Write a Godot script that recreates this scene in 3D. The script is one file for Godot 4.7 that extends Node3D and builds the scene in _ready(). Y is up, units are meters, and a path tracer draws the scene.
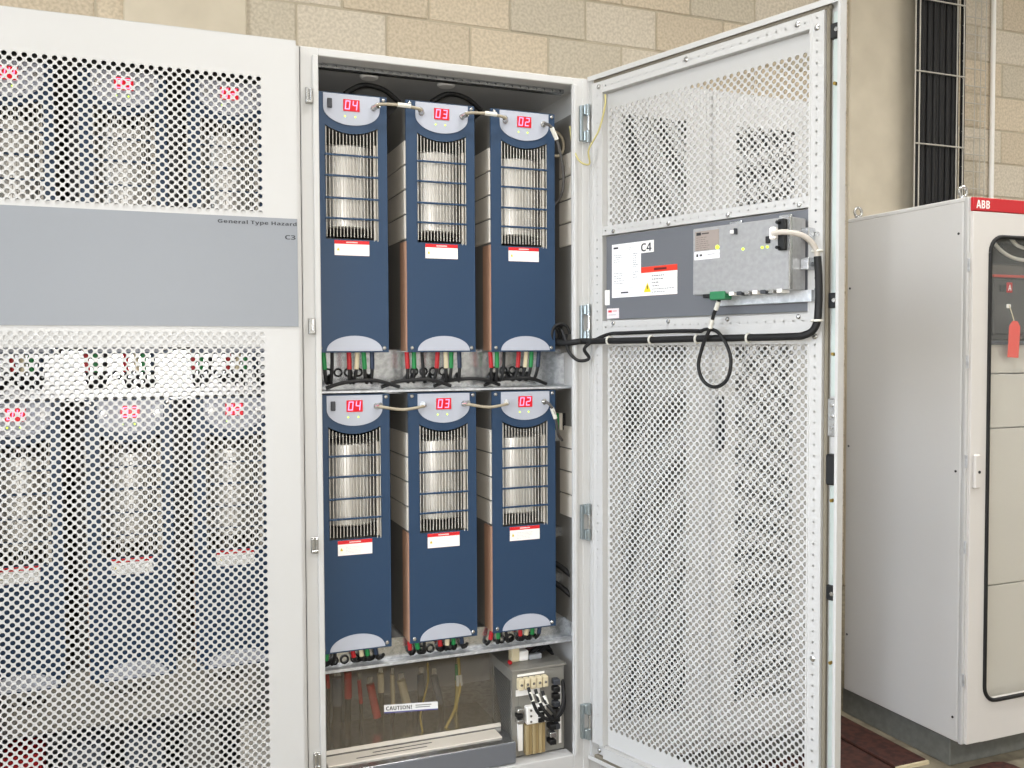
extends Node3D
# A power-converter cabinet row with one door open, in a block-walled plant room.
# World: x right along the cabinet fronts (frame front plane z = 0), y up from the floor, z towards the viewer.

# ---------------------------------------------------------------- geometry collector
class G:
	var v := PackedVector3Array()
	var n := PackedVector3Array()
	var uv := PackedVector2Array()
	var ix := PackedInt32Array()
	var xf := Transform3D.IDENTITY
	func quad(a: Vector3, b: Vector3, c: Vector3, d: Vector3) -> void: # clockwise seen from the front
		a = xf * a; b = xf * b; c = xf * c; d = xf * d
		var nn := (c - a).cross(b - a)
		if nn.length_squared() < 1e-16: nn = (d - a).cross(c - a)
		nn = nn.normalized()
		var k := v.size()
		v.append_array([a, b, c, d]); n.append_array([nn, nn, nn, nn])
		uv.append_array([Vector2(0, 0), Vector2(1, 0), Vector2(1, 1), Vector2(0, 1)])
		ix.append_array([k, k + 1, k + 2, k, k + 2, k + 3])
	func tri(a: Vector3, b: Vector3, c: Vector3) -> void:
		a = xf * a; b = xf * b; c = xf * c
		var nn := (c - a).cross(b - a).normalized()
		var k := v.size()
		v.append_array([a, b, c]); n.append_array([nn, nn, nn])
		uv.append_array([Vector2(0, 0), Vector2(1, 0), Vector2(1, 1)])
		ix.append_array([k, k + 1, k + 2])
	func box(x0: float, x1: float, y0: float, y1: float, z0: float, z1: float) -> G:
		var p := [Vector3(x0, y0, z0), Vector3(x1, y0, z0), Vector3(x1, y1, z0), Vector3(x0, y1, z0), Vector3(x0, y0, z1), Vector3(x1, y0, z1), Vector3(x1, y1, z1), Vector3(x0, y1, z1)]
		quad(p[7], p[6], p[5], p[4]); quad(p[2], p[3], p[0], p[1])
		quad(p[3], p[7], p[4], p[0]); quad(p[6], p[2], p[1], p[5])
		quad(p[3], p[2], p[6], p[7]); quad(p[4], p[5], p[1], p[0])
		return self
	func bevel(x0: float, x1: float, y0: float, y1: float, z0: float, z1: float, r: float) -> G:
		# chamfered box
		var q := func(sx: int, sy: int, sz: int, ax: int) -> Vector3:
			var p := Vector3(x1 if sx else x0, y1 if sy else y0, z1 if sz else z0)
			var d := Vector3(-r if sx else r, -r if sy else r, -r if sz else r)
			d[ax] = 0.0
			return p + d
		var f := func(ax: int, s: int) -> Array:
			var o := []
			for k in [[0, 0], [1, 0], [1, 1], [0, 1]]:
				var e := [0, 0, 0]
				e[ax] = s; e[(ax + 1) % 3] = k[0]; e[(ax + 2) % 3] = k[1]
				o.append(q.call(e[0], e[1], e[2], ax))
			return o
		var c := Vector3(x0 + x1, y0 + y1, z0 + z1) * 0.5
		for ax in 3:
			for s in 2:
				var o: Array = f.call(ax, s)
				face(o, c)
			for s1 in 2:
				for s2 in 2:
					var ends := []
					for t in 2:
						var e := [0, 0, 0]
						e[ax] = t; e[(ax + 1) % 3] = s1; e[(ax + 2) % 3] = s2
						ends.append([q.call(e[0], e[1], e[2], (ax + 1) % 3), q.call(e[0], e[1], e[2], (ax + 2) % 3)])
					face([ends[0][0], ends[0][1], ends[1][1], ends[1][0]], c)
		for a in 2:
			for b in 2:
				for d in 2:
					var t := [q.call(a, b, d, 0), q.call(a, b, d, 1), q.call(a, b, d, 2)]
					if (t[2] - t[0]).cross(t[1] - t[0]).dot(t[0] - c) > 0: tri(t[0], t[1], t[2])
					else: tri(t[0], t[2], t[1])
		return self
	func face(o: Array, c: Vector3) -> void:
		if (o[2] - o[0]).cross(o[1] - o[0]).dot(o[0] - c) > 0: quad(o[0], o[1], o[2], o[3])
		else: quad(o[3], o[2], o[1], o[0])
	func ring(c: Vector3, x: Vector3, y: Vector3, r: float, seg: int, nz: Vector3) -> int:
		var k := v.size()
		for i in seg + 1:
			var t := TAU * i / seg
			var d := x * cos(t) + y * sin(t)
			v.append(xf * (c + d * r)); n.append((xf.basis * (d + nz)).normalized()); uv.append(Vector2(float(i) / seg, 0))
		return k
	func sew(a: int, b: int, seg: int) -> void:
		for i in seg:
			ix.append_array([a + i, b + i + 1, b + i, a + i, a + i + 1, b + i + 1])
	func cap(c: Vector3, x: Vector3, y: Vector3, r: float, seg: int, up: Vector3) -> void:
		var k := v.size()
		var nn := (xf.basis * up).normalized()
		v.append(xf * c); n.append(nn); uv.append(Vector2(.5, .5))
		for i in seg:
			var t := TAU * i / seg
			v.append(xf * (c + (x * cos(t) + y * sin(t)) * r)); n.append(nn); uv.append(Vector2(.5 + .5 * cos(t), .5 + .5 * sin(t)))
		var flip := x.cross(y).dot(up) < 0
		for i in seg:
			if flip: ix.append_array([k, k + 1 + i, k + 1 + (i + 1) % seg])
			else: ix.append_array([k, k + 1 + (i + 1) % seg, k + 1 + i])
	func tube(pts: Array, r: float, seg := 8, caps := true) -> G:
		var x := Vector3.ZERO
		var last := -1
		for i in pts.size():
			var d: Vector3 = (pts[mini(i + 1, pts.size() - 1)] - pts[maxi(i - 1, 0)]).normalized()
			if x == Vector3.ZERO: x = d.cross(Vector3.UP if absf(d.y) < .9 else Vector3.RIGHT).normalized()
			x = (x - d * x.dot(d)).normalized()
			var y := d.cross(x)
			var k := ring(pts[i], x, y, r, seg, Vector3.ZERO)
			if last >= 0: sew(k, last, seg)
			if caps and (i == 0 or i == pts.size() - 1): cap(pts[i], x, y, r, seg, -d if i == 0 else d)
			last = k if not (caps and i == 0) else k
		return self
	func cyl(a: Vector3, b: Vector3, r: float, seg := 12) -> G:
		return tube([a, b], r, seg, true)
	func lathe(base: Vector3, axis: Vector3, prof: Array, seg := 24) -> G: # prof: [radius, height]
		var x := axis.cross(Vector3.UP if absf(axis.y) < .9 else Vector3.RIGHT).normalized()
		var y := axis.cross(x)
		for i in prof.size() - 1:
			var p: Array = prof[i]
			var q: Array = prof[i + 1]
			var s := Vector2(q[1] - p[1], p[0] - q[0]).normalized()
			if s.x == 0 and s.y == 0: continue
			var k := ring2(base + axis * p[1], x, y, p[0], seg, axis, s)
			var m := ring2(base + axis * q[1], x, y, q[0], seg, axis, s)
			sew(m, k, seg)
		return self
	func ring2(c: Vector3, x: Vector3, y: Vector3, r: float, seg: int, ax: Vector3, s: Vector2) -> int:
		var k := v.size()
		for i in seg + 1:
			var t := TAU * i / seg
			var d := x * cos(t) + y * sin(t)
			v.append(xf * (c + d * r)); n.append((xf.basis * (d * s.x + ax * s.y)).normalized()); uv.append(Vector2(float(i) / seg, 0))
		return k
	func prism(poly: PackedVector2Array, z0: float, z1: float) -> G:
		var t := Geometry2D.triangulate_polygon(poly)
		for i in range(0, t.size(), 3):
			var a := poly[t[i]]; var b := poly[t[i + 1]]; var c := poly[t[i + 2]]
			if (b - a).cross(c - a) > 0: var w := b; b = c; c = w
			tri(Vector3(a.x, a.y, z1), Vector3(b.x, b.y, z1), Vector3(c.x, c.y, z1))
			tri(Vector3(a.x, a.y, z0), Vector3(c.x, c.y, z0), Vector3(b.x, b.y, z0))
		var area := 0.0
		for i in poly.size(): area += poly[i].cross(poly[(i + 1) % poly.size()])
		for i in poly.size():
			var a := poly[i]; var b := poly[(i + 1) % poly.size()]
			if area < 0: var w := a; a = b; b = w
			quad(Vector3(a.x, a.y, z1), Vector3(b.x, b.y, z1), Vector3(b.x, b.y, z0), Vector3(a.x, a.y, z0))
		return self
	# staggered round holes: nx columns and ny rows from (x0, y0), pitch p; sheet from z0 (back) to z1 (front)
	func holes(x0: float, y0: float, nx: int, ny: int, p: float, r: float, z0: float, z1: float, seg := 12) -> G:
		var h := p * .5
		for j in ny:
			for i in nx:
				cell(Vector2(x0 + i * p, y0 + j * p), h, r, z0, z1, seg)
				if i < nx - 1 and j < ny - 1: cell(Vector2(x0 + (i + .5) * p, y0 + (j + .5) * p), h, r, z0, z1, seg)
		var xe := x0 + (nx - 1) * p
		var ye := y0 + (ny - 1) * p
		for z in [z0, z1]:
			var f: bool = z == z1
			for j in ny - 1:
				var y := y0 + j * p
				t3(Vector3(x0 - h, y, z), Vector3(x0, y + h, z), Vector3(x0 - h, y + p, z), f)
				t3(Vector3(xe + h, y, z), Vector3(xe, y + h, z), Vector3(xe + h, y + p, z), f)
			for i in nx - 1:
				var x := x0 + i * p
				t3(Vector3(x, y0 - h, z), Vector3(x + h, y0, z), Vector3(x + p, y0 - h, z), f)
				t3(Vector3(x, ye + h, z), Vector3(x + h, ye, z), Vector3(x + p, ye + h, z), f)
			t3(Vector3(x0 - h, y0 - h, z), Vector3(x0 - h, y0, z), Vector3(x0, y0 - h, z), f)
			t3(Vector3(xe + h, y0 - h, z), Vector3(xe + h, y0, z), Vector3(xe, y0 - h, z), f)
			t3(Vector3(x0 - h, ye + h, z), Vector3(x0 - h, ye, z), Vector3(x0, ye + h, z), f)
			t3(Vector3(xe + h, ye + h, z), Vector3(xe + h, ye, z), Vector3(xe, ye + h, z), f)
		return self
	func t3(a: Vector3, b: Vector3, c: Vector3, front: bool) -> void:
		if ((c - a).cross(b - a).z > 0) == front: tri(a, b, c)
		else: tri(a, c, b)
	func cell(c: Vector2, h: float, r: float, z0: float, z1: float, seg: int) -> void:
		var m := seg / 4
		for side in 2:
			var z := z1 if side else z0
			var nn := xf.basis.z * (1.0 if side else -1.0)
			var k := v.size()
			for i in seg:
				var t := TAU * i / seg
				v.append(xf * Vector3(c.x + r * cos(t), c.y + r * sin(t), z)); n.append(nn); uv.append(Vector2.ZERO)
			for i in 4:
				v.append(xf * Vector3(c.x + (h if i == 0 else (-h if i == 2 else 0.0)), c.y + (h if i == 1 else (-h if i == 3 else 0.0)), z)); n.append(nn); uv.append(Vector2.ZERO)
			for q in 4:
				var d0 := k + seg + q
				var d1 := k + seg + (q + 1) % 4
				var mid := m / 2 + 1
				for i in m:
					var a := k + q * m + i
					var b := k + (q * m + i + 1) % seg
					var d := d0 if i < mid else d1
					if side: ix.append_array([d, a, b])
					else: ix.append_array([d, b, a])
				var w := k + (q * m + mid) % seg
				if side: ix.append_array([d0, w, d1])
				else: ix.append_array([d0, d1, w])
		var k2 := v.size()
		for i in seg:
			var t := TAU * i / seg
			var d := Vector3(cos(t), sin(t), 0)
			var nn := xf.basis * -d
			for z in [z0, z1]:
				v.append(xf * Vector3(c.x + r * d.x, c.y + r * d.y, z)); n.append(nn); uv.append(Vector2.ZERO)
		for i in seg:
			var a := k2 + 2 * i
			var b := k2 + 2 * ((i + 1) % seg)
			ix.append_array([a, a + 1, b + 1, a, b + 1, b])
	# a strip along y with one column of round punches
	func punched(x0: float, x1: float, y0: float, count: int, pitch: float, r: float, z: float) -> G:
		var cx := (x0 + x1) * .5
		for j in count:
			var ya := y0 + j * pitch
			var cy := ya + pitch * .5
			var co := [Vector3(x1, ya + pitch, z), Vector3(x0, ya + pitch, z), Vector3(x0, ya, z), Vector3(x1, ya, z)]
			for q in 4:
				var hs := []
				for i in 3:
					var t := TAU * (q * 2 + i) / 8.0
					hs.append(Vector3(cx + r * cos(t), cy + r * sin(t), z))
				t3(co[q], hs[0], hs[1], true); t3(co[q], hs[1], hs[2], true)
				t3(co[q], hs[2], co[(q + 1) % 4], true)
		return self
	func mesh() -> ArrayMesh:
		var a := []
		a.resize(Mesh.ARRAY_MAX)
		a[Mesh.ARRAY_VERTEX] = v; a[Mesh.ARRAY_NORMAL] = n; a[Mesh.ARRAY_TEX_UV] = uv; a[Mesh.ARRAY_INDEX] = ix
		var m := ArrayMesh.new()
		m.add_surface_from_arrays(Mesh.PRIMITIVE_TRIANGLES, a)
		return m

# ---------------------------------------------------------------- node helpers
var M := {}
var used := {}
var font: SystemFont
var rng := RandomNumberGenerator.new()

func numbered(s: String) -> String:
	var k: int = used.get(s, 0)
	used[s] = k + 1
	return s if k == 0 else "%s_%03d" % [s, k]

func tag(o: Node, label := "", category := "", group := "", kind := "") -> void:
	if label: o.set_meta("label", label)
	if category: o.set_meta("category", category)
	if group: o.set_meta("group", group)
	if kind: o.set_meta("kind", kind)

func thing(called: String, label: String, category: String, at := Vector3.ZERO, group := "") -> Node3D:
	var o := Node3D.new()
	o.name = numbered(called)
	add_child(o)
	o.position = at
	tag(o, label, category, group)
	return o

func part(parent: Node, called: String, g: G, m: Material, label := "") -> MeshInstance3D:
	return part_mesh(parent, called, g.mesh(), m, label)

func part_mesh(parent: Node, called: String, me: Mesh, m: Material, label := "") -> MeshInstance3D:
	var o := MeshInstance3D.new()
	o.name = called
	o.mesh = me
	o.material_override = m
	parent.add_child(o, true)
	if label: o.set_meta("label", label)
	return o

func solo(called: String, g: G, m: Material, label: String, category: String, group := "") -> MeshInstance3D:
	var o := MeshInstance3D.new()
	o.name = numbered(called)
	o.mesh = g.mesh()
	o.material_override = m
	add_child(o)
	tag(o, label, category, group)
	return o

func struct(called: String, g: G, m: Material, label := "") -> MeshInstance3D:
	var o := solo(called, g, m, label, "")
	o.set_meta("kind", "structure")
	return o

func lettering(parent: Node, s: String, w: float, h: float, xf: Transform3D, m: Material, called := "lettering", f: Font = null) -> void:
	var t := TextMesh.new()
	t.text = s; t.font = f if f else font; t.font_size = 48; t.pixel_size = .01; t.depth = .02; t.curve_step = 4.0
	var b := t.get_aabb()
	var o := MeshInstance3D.new()
	o.name = called; o.mesh = t; o.material_override = m
	parent.add_child(o, true)
	var sc := Vector3(w / b.size.x, h / b.size.y, .03)
	var c := b.get_center()
	o.transform = xf * Transform3D(Basis.from_scale(sc), Vector3(-c.x * sc.x, -c.y * sc.y, 0))

func mat(color: Color, rough := .5, metal := 0.0, spec := .5) -> StandardMaterial3D:
	var m := StandardMaterial3D.new()
	m.albedo_color = color; m.roughness = rough; m.metallic = metal; m.metallic_specular = spec
	return m

func noise_tex(sz: int, freq: float, ramp: Array, oct := 4, sd := 1) -> ImageTexture:
	var f := FastNoiseLite.new()
	f.seed = sd; f.frequency = freq; f.fractal_octaves = oct
	f.noise_type = FastNoiseLite.TYPE_SIMPLEX_SMOOTH
	var src := f.get_seamless_image(sz, sz)
	var im := Image.create(sz, sz, false, Image.FORMAT_RGB8)
	var gr := Gradient.new()
	gr.offsets = PackedFloat32Array(); gr.colors = PackedColorArray()
	var offs := PackedFloat32Array(); var cols := PackedColorArray()
	for r in ramp: offs.append(r[0]); cols.append(r[1])
	gr.offsets = offs; gr.colors = cols
	for y in sz:
		for x in sz: im.set_pixel(x, y, gr.sample(src.get_pixel(x, y).r))
	return ImageTexture.create_from_image(im)

func tri_mat(t: Texture2D, scale: float, rough := .6, metal := 0.0, bump: Texture2D = null, depth := .0) -> StandardMaterial3D:
	var m := mat(Color.WHITE, rough, metal)
	m.albedo_texture = t
	m.uv1_triplanar = true; m.uv1_world_triplanar = true; m.uv1_scale = Vector3.ONE * scale
	if bump:
		m.heightmap_enabled = true; m.heightmap_texture = bump; m.heightmap_scale = depth
	return m

func print_tex(w: int, h: int, base: Color, rects: Array) -> StandardMaterial3D:
	var im := Image.create(w, h, false, Image.FORMAT_RGB8)
	im.fill(base)
	for r in rects: im.fill_rect(Rect2i(r[0], r[1], r[2], r[3]), r[4])
	var m := mat(Color.WHITE, .55)
	m.albedo_texture = ImageTexture.create_from_image(im)
	return m

func lines(out: Array, x: int, y: int, w: int, rows: int, step: int, c: Color, sd: int) -> void:
	var r := RandomNumberGenerator.new()
	r.seed = sd
	for k in rows:
		var xx := x
		var end := x + int(w * r.randf_range(.55, 1.0))
		while xx < end:
			var l := r.randi_range(3, 9)
			out.append([xx, y + k * step, mini(l, end - xx), maxi(1, step / 3), c])
			xx += l + 2

func smooth(pts: Array, per := 6) -> Array:
	var o := []
	for i in pts.size() - 1:
		var p0: Vector3 = pts[maxi(i - 1, 0)]
		var p3: Vector3 = pts[mini(i + 2, pts.size() - 1)]
		for k in per: o.append(pts[i].cubic_interpolate(pts[i + 1], p0, p3, float(k) / per))
	o.append(pts[-1])
	return o

func cable(called: String, label: String, pts: Array, r: float, m: Material, group := "", seg := 8) -> MeshInstance3D:
	return solo(called, G.new().tube(smooth(pts), r, seg), m, label, "cable", group)

func ellipse_poly(cx: float, y0: float, rx: float, ry: float, down: bool, top := 0.0) -> PackedVector2Array:
	# half ellipse on the chord y0; down: bulges downwards below a straight block that ends at top
	var p := PackedVector2Array()
	if down: p.append_array([Vector2(cx - rx, top), Vector2(cx + rx, top)])
	for i in 21:
		var t := PI * i / 20.0
		p.append(Vector2(cx + rx * cos(t), y0 + (-ry if down else ry) * sin(t)))
	return p

# ---------------------------------------------------------------- scene
const HOLE := .0206       # pitch of the door perforation
const HOLE_R := .0058
const SK := -.022         # outer skin of a door, from the plane of its inner rails

func _ready() -> void:
	rng.seed = 7
	font = SystemFont.new()
	font.font_names = PackedStringArray(["Droid Sans"])
	font.font_weight = 700
	# camera
	var cam := Camera3D.new()
	cam.name = "camera"
	cam.fov = 45.18
	cam.near = .05
	cam.position = Vector3(-.3855, 1.34, 2.394)
	cam.rotation = Vector3(deg_to_rad(-2.047), deg_to_rad(-21.854), deg_to_rad(-.2534))
	add_child(cam)
	cam.current = true
	# sky, exposure
	var env := Environment.new()
	env.background_mode = Environment.BG_SKY
	var sm := ProceduralSkyMaterial.new()
	sm.sky_top_color = Color(.78, .85, .95); sm.sky_horizon_color = Color(.93, .95, .97)
	sm.ground_bottom_color = Color(.4, .39, .36); sm.ground_horizon_color = Color(.8, .8, .78)
	env.sky = Sky.new()
	env.sky.sky_material = sm
	env.background_energy_multiplier = 5.0
	env.tonemap_mode = Environment.TONE_MAPPER_LINEAR
	env.tonemap_exposure = 2.1
	env.sdfgi_enabled = true; env.ssao_enabled = true; env.ssil_enabled = true
	var we := WorldEnvironment.new()
	we.name = "environment"
	we.environment = env
	add_child(we)
	# the photographer's flash, beside the lens
	var fl := AreaLight3D.new()
	fl.name = "camera_flash_light"
	fl.area_size = Vector2(.06, .035)
	fl.light_energy = 1.05
	fl.light_color = Color(1, .99, .98)
	fl.area_range = 14.0; fl.shadow_enabled = true
	fl.transform = Transform3D(cam.transform.basis, cam.transform * Vector3(-.02, .06, -.01))
	add_child(fl)
	make_materials()
	build_room()
	build_open_cabinet()
	build_left_cabinet()
	build_right_cabinet()
	build_switchgear()
	build_modules()
	build_lower_bay()
	build_door_gear()
	build_cable_tray()

func make_materials() -> void:
	M.paint = mat(Color(.755, .752, .742), .42)
	M.paint_leaf = mat(Color(.84, .835, .81), .45)
	M.band = mat(Color(.54, .555, .575), .5)
	M.inner_plate = mat(Color(.40, .41, .43), .5)
	M.blue = mat(Color(.13, .23, .34), .42)
	M.panel = mat(Color(.68, .695, .735), .45)
	M.inner = mat(Color(.60, .61, .62), .5)
	M.black = mat(Color(.03, .03, .032), .5)
	M.rubber = mat(Color(.045, .043, .045), .65)
	M.grey_cable = mat(Color(.30, .29, .28), .6)
	M.tan_cable = mat(Color(.62, .58, .50), .6)
	M.white_cable = mat(Color(.85, .84, .80), .5)
	M.pale_lead = mat(Color(.74, .71, .67), .5)
	M.red = mat(Color(.70, .06, .10), .5)
	M.green = mat(Color(.05, .50, .24), .5)
	M.cream = mat(Color(.82, .77, .64), .55)
	M.blue_sleeve = mat(Color(.10, .17, .27), .5)
	M.slate = mat(Color(.34, .37, .41), .5)
	M.yellow = mat(Color(.72, .62, .25), .5)
	M.brown_board = mat(Color(.70, .54, .44), .7)
	M.pale_plate = mat(Color(.82, .79, .74), .45)
	M.gasket = mat(Color(.50, .47, .41), .8)
	M.wire = mat(Color(.76, .74, .70), .4, .1)
	var gal := noise_tex(256, .03, [[0.0, Color(.70, .71, .72)], [.45, Color(.78, .79, .80)], [.6, Color(.85, .86, .87)], [1.0, Color(.75, .76, .77)]], 3, 5)
	M.galv = tri_mat(gal, 5.0, .24, .95)
	M.dull_galv = tri_mat(gal, 4.0, .5, .6)
	M.psu = mat(Color(.56, .55, .52), .45, .35)
	M.housing = mat(Color(.47, .46, .44), .55)
	M.rod = mat(Color(.74, .78, .76), .35, .3)
	M.steel = mat(Color(.84, .83, .81), .33, .88)
	M.zinc = mat(Color(.62, .66, .67), .3, .8)
	M.screw = mat(Color(.75, .75, .74), .25, .9)
	M.display = mat(Color(.35, .02, .05), .3)
	M.display.emission_enabled = true; M.display.emission = Color(.8, .03, .12); M.display.emission_energy_multiplier = .55
	M.digit = mat(Color(.9, .3, .4), .4)
	M.digit.emission_enabled = true; M.digit.emission = Color(1, .42, .55); M.digit.emission_energy_multiplier = 1.6
	M.led = mat(Color(.7, .8, .2), .4)
	M.led.emission_enabled = true; M.led.emission = Color(.8, 1, .25); M.led.emission_energy_multiplier = .8
	M.ink = mat(Color(.08, .08, .1), .6)
	M.ink_grey = mat(Color(.22, .23, .25), .6)
	M.ink_white = mat(Color(.95, .94, .92), .5)
	# printed labels
	var r := [[0, 0, 120, 12, Color(.82, .10, .13)], [40, 4, 40, 4, Color(.95, .8, .78)]]
	for k in 5: r.append([12 - k, 24 + 2 * k, 2 * k + 1, 2, Color(.85, .75, .1)])
	lines(r, 28, 22, 84, 5, 5, Color(.72, .72, .72), 3)
	M.warn = print_tex(120, 50, Color(.95, .945, .92), r)
	var block := noise_tex(256, .16, [[0.0, Color(.73, .69, .615)], [.42, Color(.795, .755, .685)], [.6, Color(.825, .785, .715)], [1.0, Color(.87, .83, .76)]], 4, 11)
	var rough := noise_tex(256, .12, [[0.0, Color(.2, .2, .2)], [1.0, Color(1, 1, 1)]], 4, 12)
	M.blocks = []
	for k in 4:
		var b := tri_mat(block, 1.3, .9)
		b.albedo_color = [Color(1, 1, 1), Color(.95, .95, .94), Color(1.0, .98, .95), Color(.97, .95, .92)][k]
		b.uv1_offset = Vector3(k * .31, k * .17, 0)
		M.blocks.append(b)
	M.mortar = mat(Color(.72, .68, .60), .95)
	var conc := noise_tex(256, .02, [[0.0, Color(.78, .74, .66)], [1.0, Color(.83, .79, .71)]], 5, 21)
	M.column = tri_mat(conc, .8, .85)
	var fl := noise_tex(512, .03, [[0.0, Color(.40, .37, .31)], [.5, Color(.50, .47, .40)], [1.0, Color(.58, .55, .47)]], 5, 31)
	M.floor = tri_mat(fl, .7, .7)
	var rust := noise_tex(512, .035, [[0.0, Color(.13, .06, .05)], [.45, Color(.23, .11, .085)], [.7, Color(.30, .16, .12)], [1.0, Color(.20, .12, .10)]], 5, 41)
	M.rust = tri_mat(rust, 1.6, .7)
	M.plinth = tri_mat(noise_tex(256, .05, [[0.0, Color(.40, .405, .385)], [1.0, Color(.47, .475, .455)]], 4, 51), 2.0, .6)
	M.abb_side = tri_mat(noise_tex(256, .3, [[0.0, Color(.80, .795, .785)], [1.0, Color(.835, .83, .82)]], 3, 61), 6.0, .5)
	M.cover_plate = mat(Color(.775, .755, .71), .5)
	M.abb_front = mat(Color(.835, .82, .80), .5)
	M.wall_paint = mat(Color(.84, .83, .81), .9)
	M.ceil = mat(Color(.88, .88, .87), .9)

# ---------------------------------------------------------------- the room
const WALL_Z := -1.73
func build_room() -> void:
	struct("floor", G.new().box(-5.2, 6.7, -.2, 0, -2.0, 6.2), M.floor, "grey beige concrete floor of the plant room")
	struct("ceiling", G.new().box(-5.2, 6.7, 4.2, 4.4, -2.0, 6.2), M.ceil, "pale flat ceiling of the plant room")
	struct("wall_right", G.new().box(6.5, 6.7, 0, 4.2, -2.0, 6.2), M.wall_paint, "plain tan side wall beyond the switchgear")
	struct("wall_front", G.new().box(-5.2, 6.7, 0, 4.2, 6.0, 6.2), M.wall_paint, "plain tan wall facing the cabinets")
	# left wall with a window opening
	var wl := G.new()
	wl.box(-5.2, -5, 0, 1.0, -2.0, 6.2); wl.box(-5.2, -5, 3.6, 4.2, -2.0, 6.2)
	wl.box(-5.2, -5, 1.0, 3.6, -2.0, .2); wl.box(-5.2, -5, 1.0, 3.6, 5.0, 6.2)
	struct("wall_left", wl, M.wall_paint, "plain tan wall with the window")
	var wf := G.new()
	for z in [.2, 1.4, 2.6, 3.8, 4.94]: wf.box(-5.13, -5.07, 1.0, 3.6, z, z + .06)
	for y in [1.0, 3.54]: wf.box(-5.13, -5.07, y, y + .06, .2, 5.0)
	struct("window_1", wf, M.paint, "white framed window in the side wall")
	# block wall: mortar bed with the blocks in front
	var back := struct("wall_back", G.new().box(-5.2, 6.7, 0, 4.2, -2.0, WALL_Z - .006), M.mortar, "wall of tan split concrete blocks behind the cabinets")
	var bm := G.new().bevel(0, .391, 0, .191, -.03, 0, .004).mesh()
	var rest := G.new()
	var k := 0
	for row in range(-1, 21):
		var y := .058 + .2 * row + .0045
		var off := .066 if row % 2 == 0 else .266
		for c in range(-14, 17):
			var x: float = off + c * .4 + .0045
			if x < -5.0 or x + .39 > 6.4: continue
			var seen: bool = x > -1.0 and x < 5.4 and y > 2.2 and y < 3.6
			if not seen:
				if y < 0 or y + .19 > 4.2: continue
				rest.xf = Transform3D(Basis(), Vector3(x, y, WALL_Z))
				rest.box(0, .391, 0, .191, -.006, 0)
				continue
			var b := part_mesh(back, "block", bm, M.blocks[(k * 7 + row * 3) % 4])
			b.position = Vector3(x, y, WALL_Z + rng.randf_range(-.002, .002))
			k += 1
	var rb := part(back, "block_courses", rest, M.blocks[0])
	rb.set_meta("kind", "stuff")
	# flush concrete columns
	for c in [[-.43, .055, "pale concrete column in the block wall above the closed perforated door"], [3.29, 3.775, "cream concrete column beside the black cable riser"]]:
		var o := struct("concrete_column", G.new().bevel(c[0], c[1], 0, 4.2, WALL_Z - .05, WALL_Z + .02, .006), M.column, c[2])
	# ceiling luminaires
	var n := 0
	for x in [-2.6, 1.1, 4.6]:
		for z in [1.0, 4.0]:
			var t := thing("ceiling_light", ["ceiling fluorescent fitting above the cabinet row", "ceiling fluorescent fitting behind the photographer"][0 if z < 2 else 1], "light", Vector3(x, 4.05, z), "ceiling light fittings")
			part(t, "housing", G.new().bevel(-.75, .75, .03, .15, -.15, .15, .01), M.paint)
			var em := mat(Color(.95, .95, .92), .5)
			em.emission_enabled = true; em.emission = Color(1, .993, .985); em.emission_energy_multiplier = 3.0
			part(t, "light_diffuser", G.new().box(-.72, .72, .0, .03, -.13, .13), em)
			var a := AreaLight3D.new()
			a.name = "lamp"
			a.area_size = Vector2(1.44, .26)
			a.light_energy = 2.75; a.light_color = Color(1, .993, .985)
			a.area_range = 14.0; a.shadow_enabled = true
			t.add_child(a, true)
			a.position = Vector3(0, -.01, 0); a.rotation.x = -PI / 2
			n += 1
	# brown floor boards over the cable trench
	var fb := solo("floor_board", G.new().bevel(.86, 1.808, 0, .012, -.9, .9, .003), M.rust, "wide dark brown trench board in front of the double door cabinet", "board", "trench boards")
	var f2 := solo("floor_board", G.new().bevel(1.822, 1.955, 0, .012, -.9, .155, .003), M.rust, "narrow dark brown trench board along the grey plinth", "board", "trench boards")
	var edge := solo("edge_strip", G.new().box(1.822, 1.955, 0, .010, .158, .168), M.cream, "pale edge strip at the end of the narrow trench board", "strip")
	var mp := PackedVector2Array()
	for i in 5: mp.append(Vector2(2.02 + .05 * (1 - cos(i * PI / 8)), -.245 - .05 * (1 - sin(i * PI / 8)) + .0))
	mp = PackedVector2Array([Vector2(2.0, -.9), Vector2(2.0, -.29), Vector2(2.012, -.262), Vector2(2.04, -.25), Vector2(2.14, -.25), Vector2(2.17, -.262), Vector2(2.182, -.29), Vector2(2.182, -.9)])
	var mg := G.new()
	mg.xf = Transform3D(Basis(Vector3.RIGHT, -PI / 2), Vector3.ZERO)
	mg.prism(mp, 0, .01)
	solo("floor_mat", mg, M.rust, "reddish brown mat with rounded corners on the floor before the switchgear", "mat")

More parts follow.
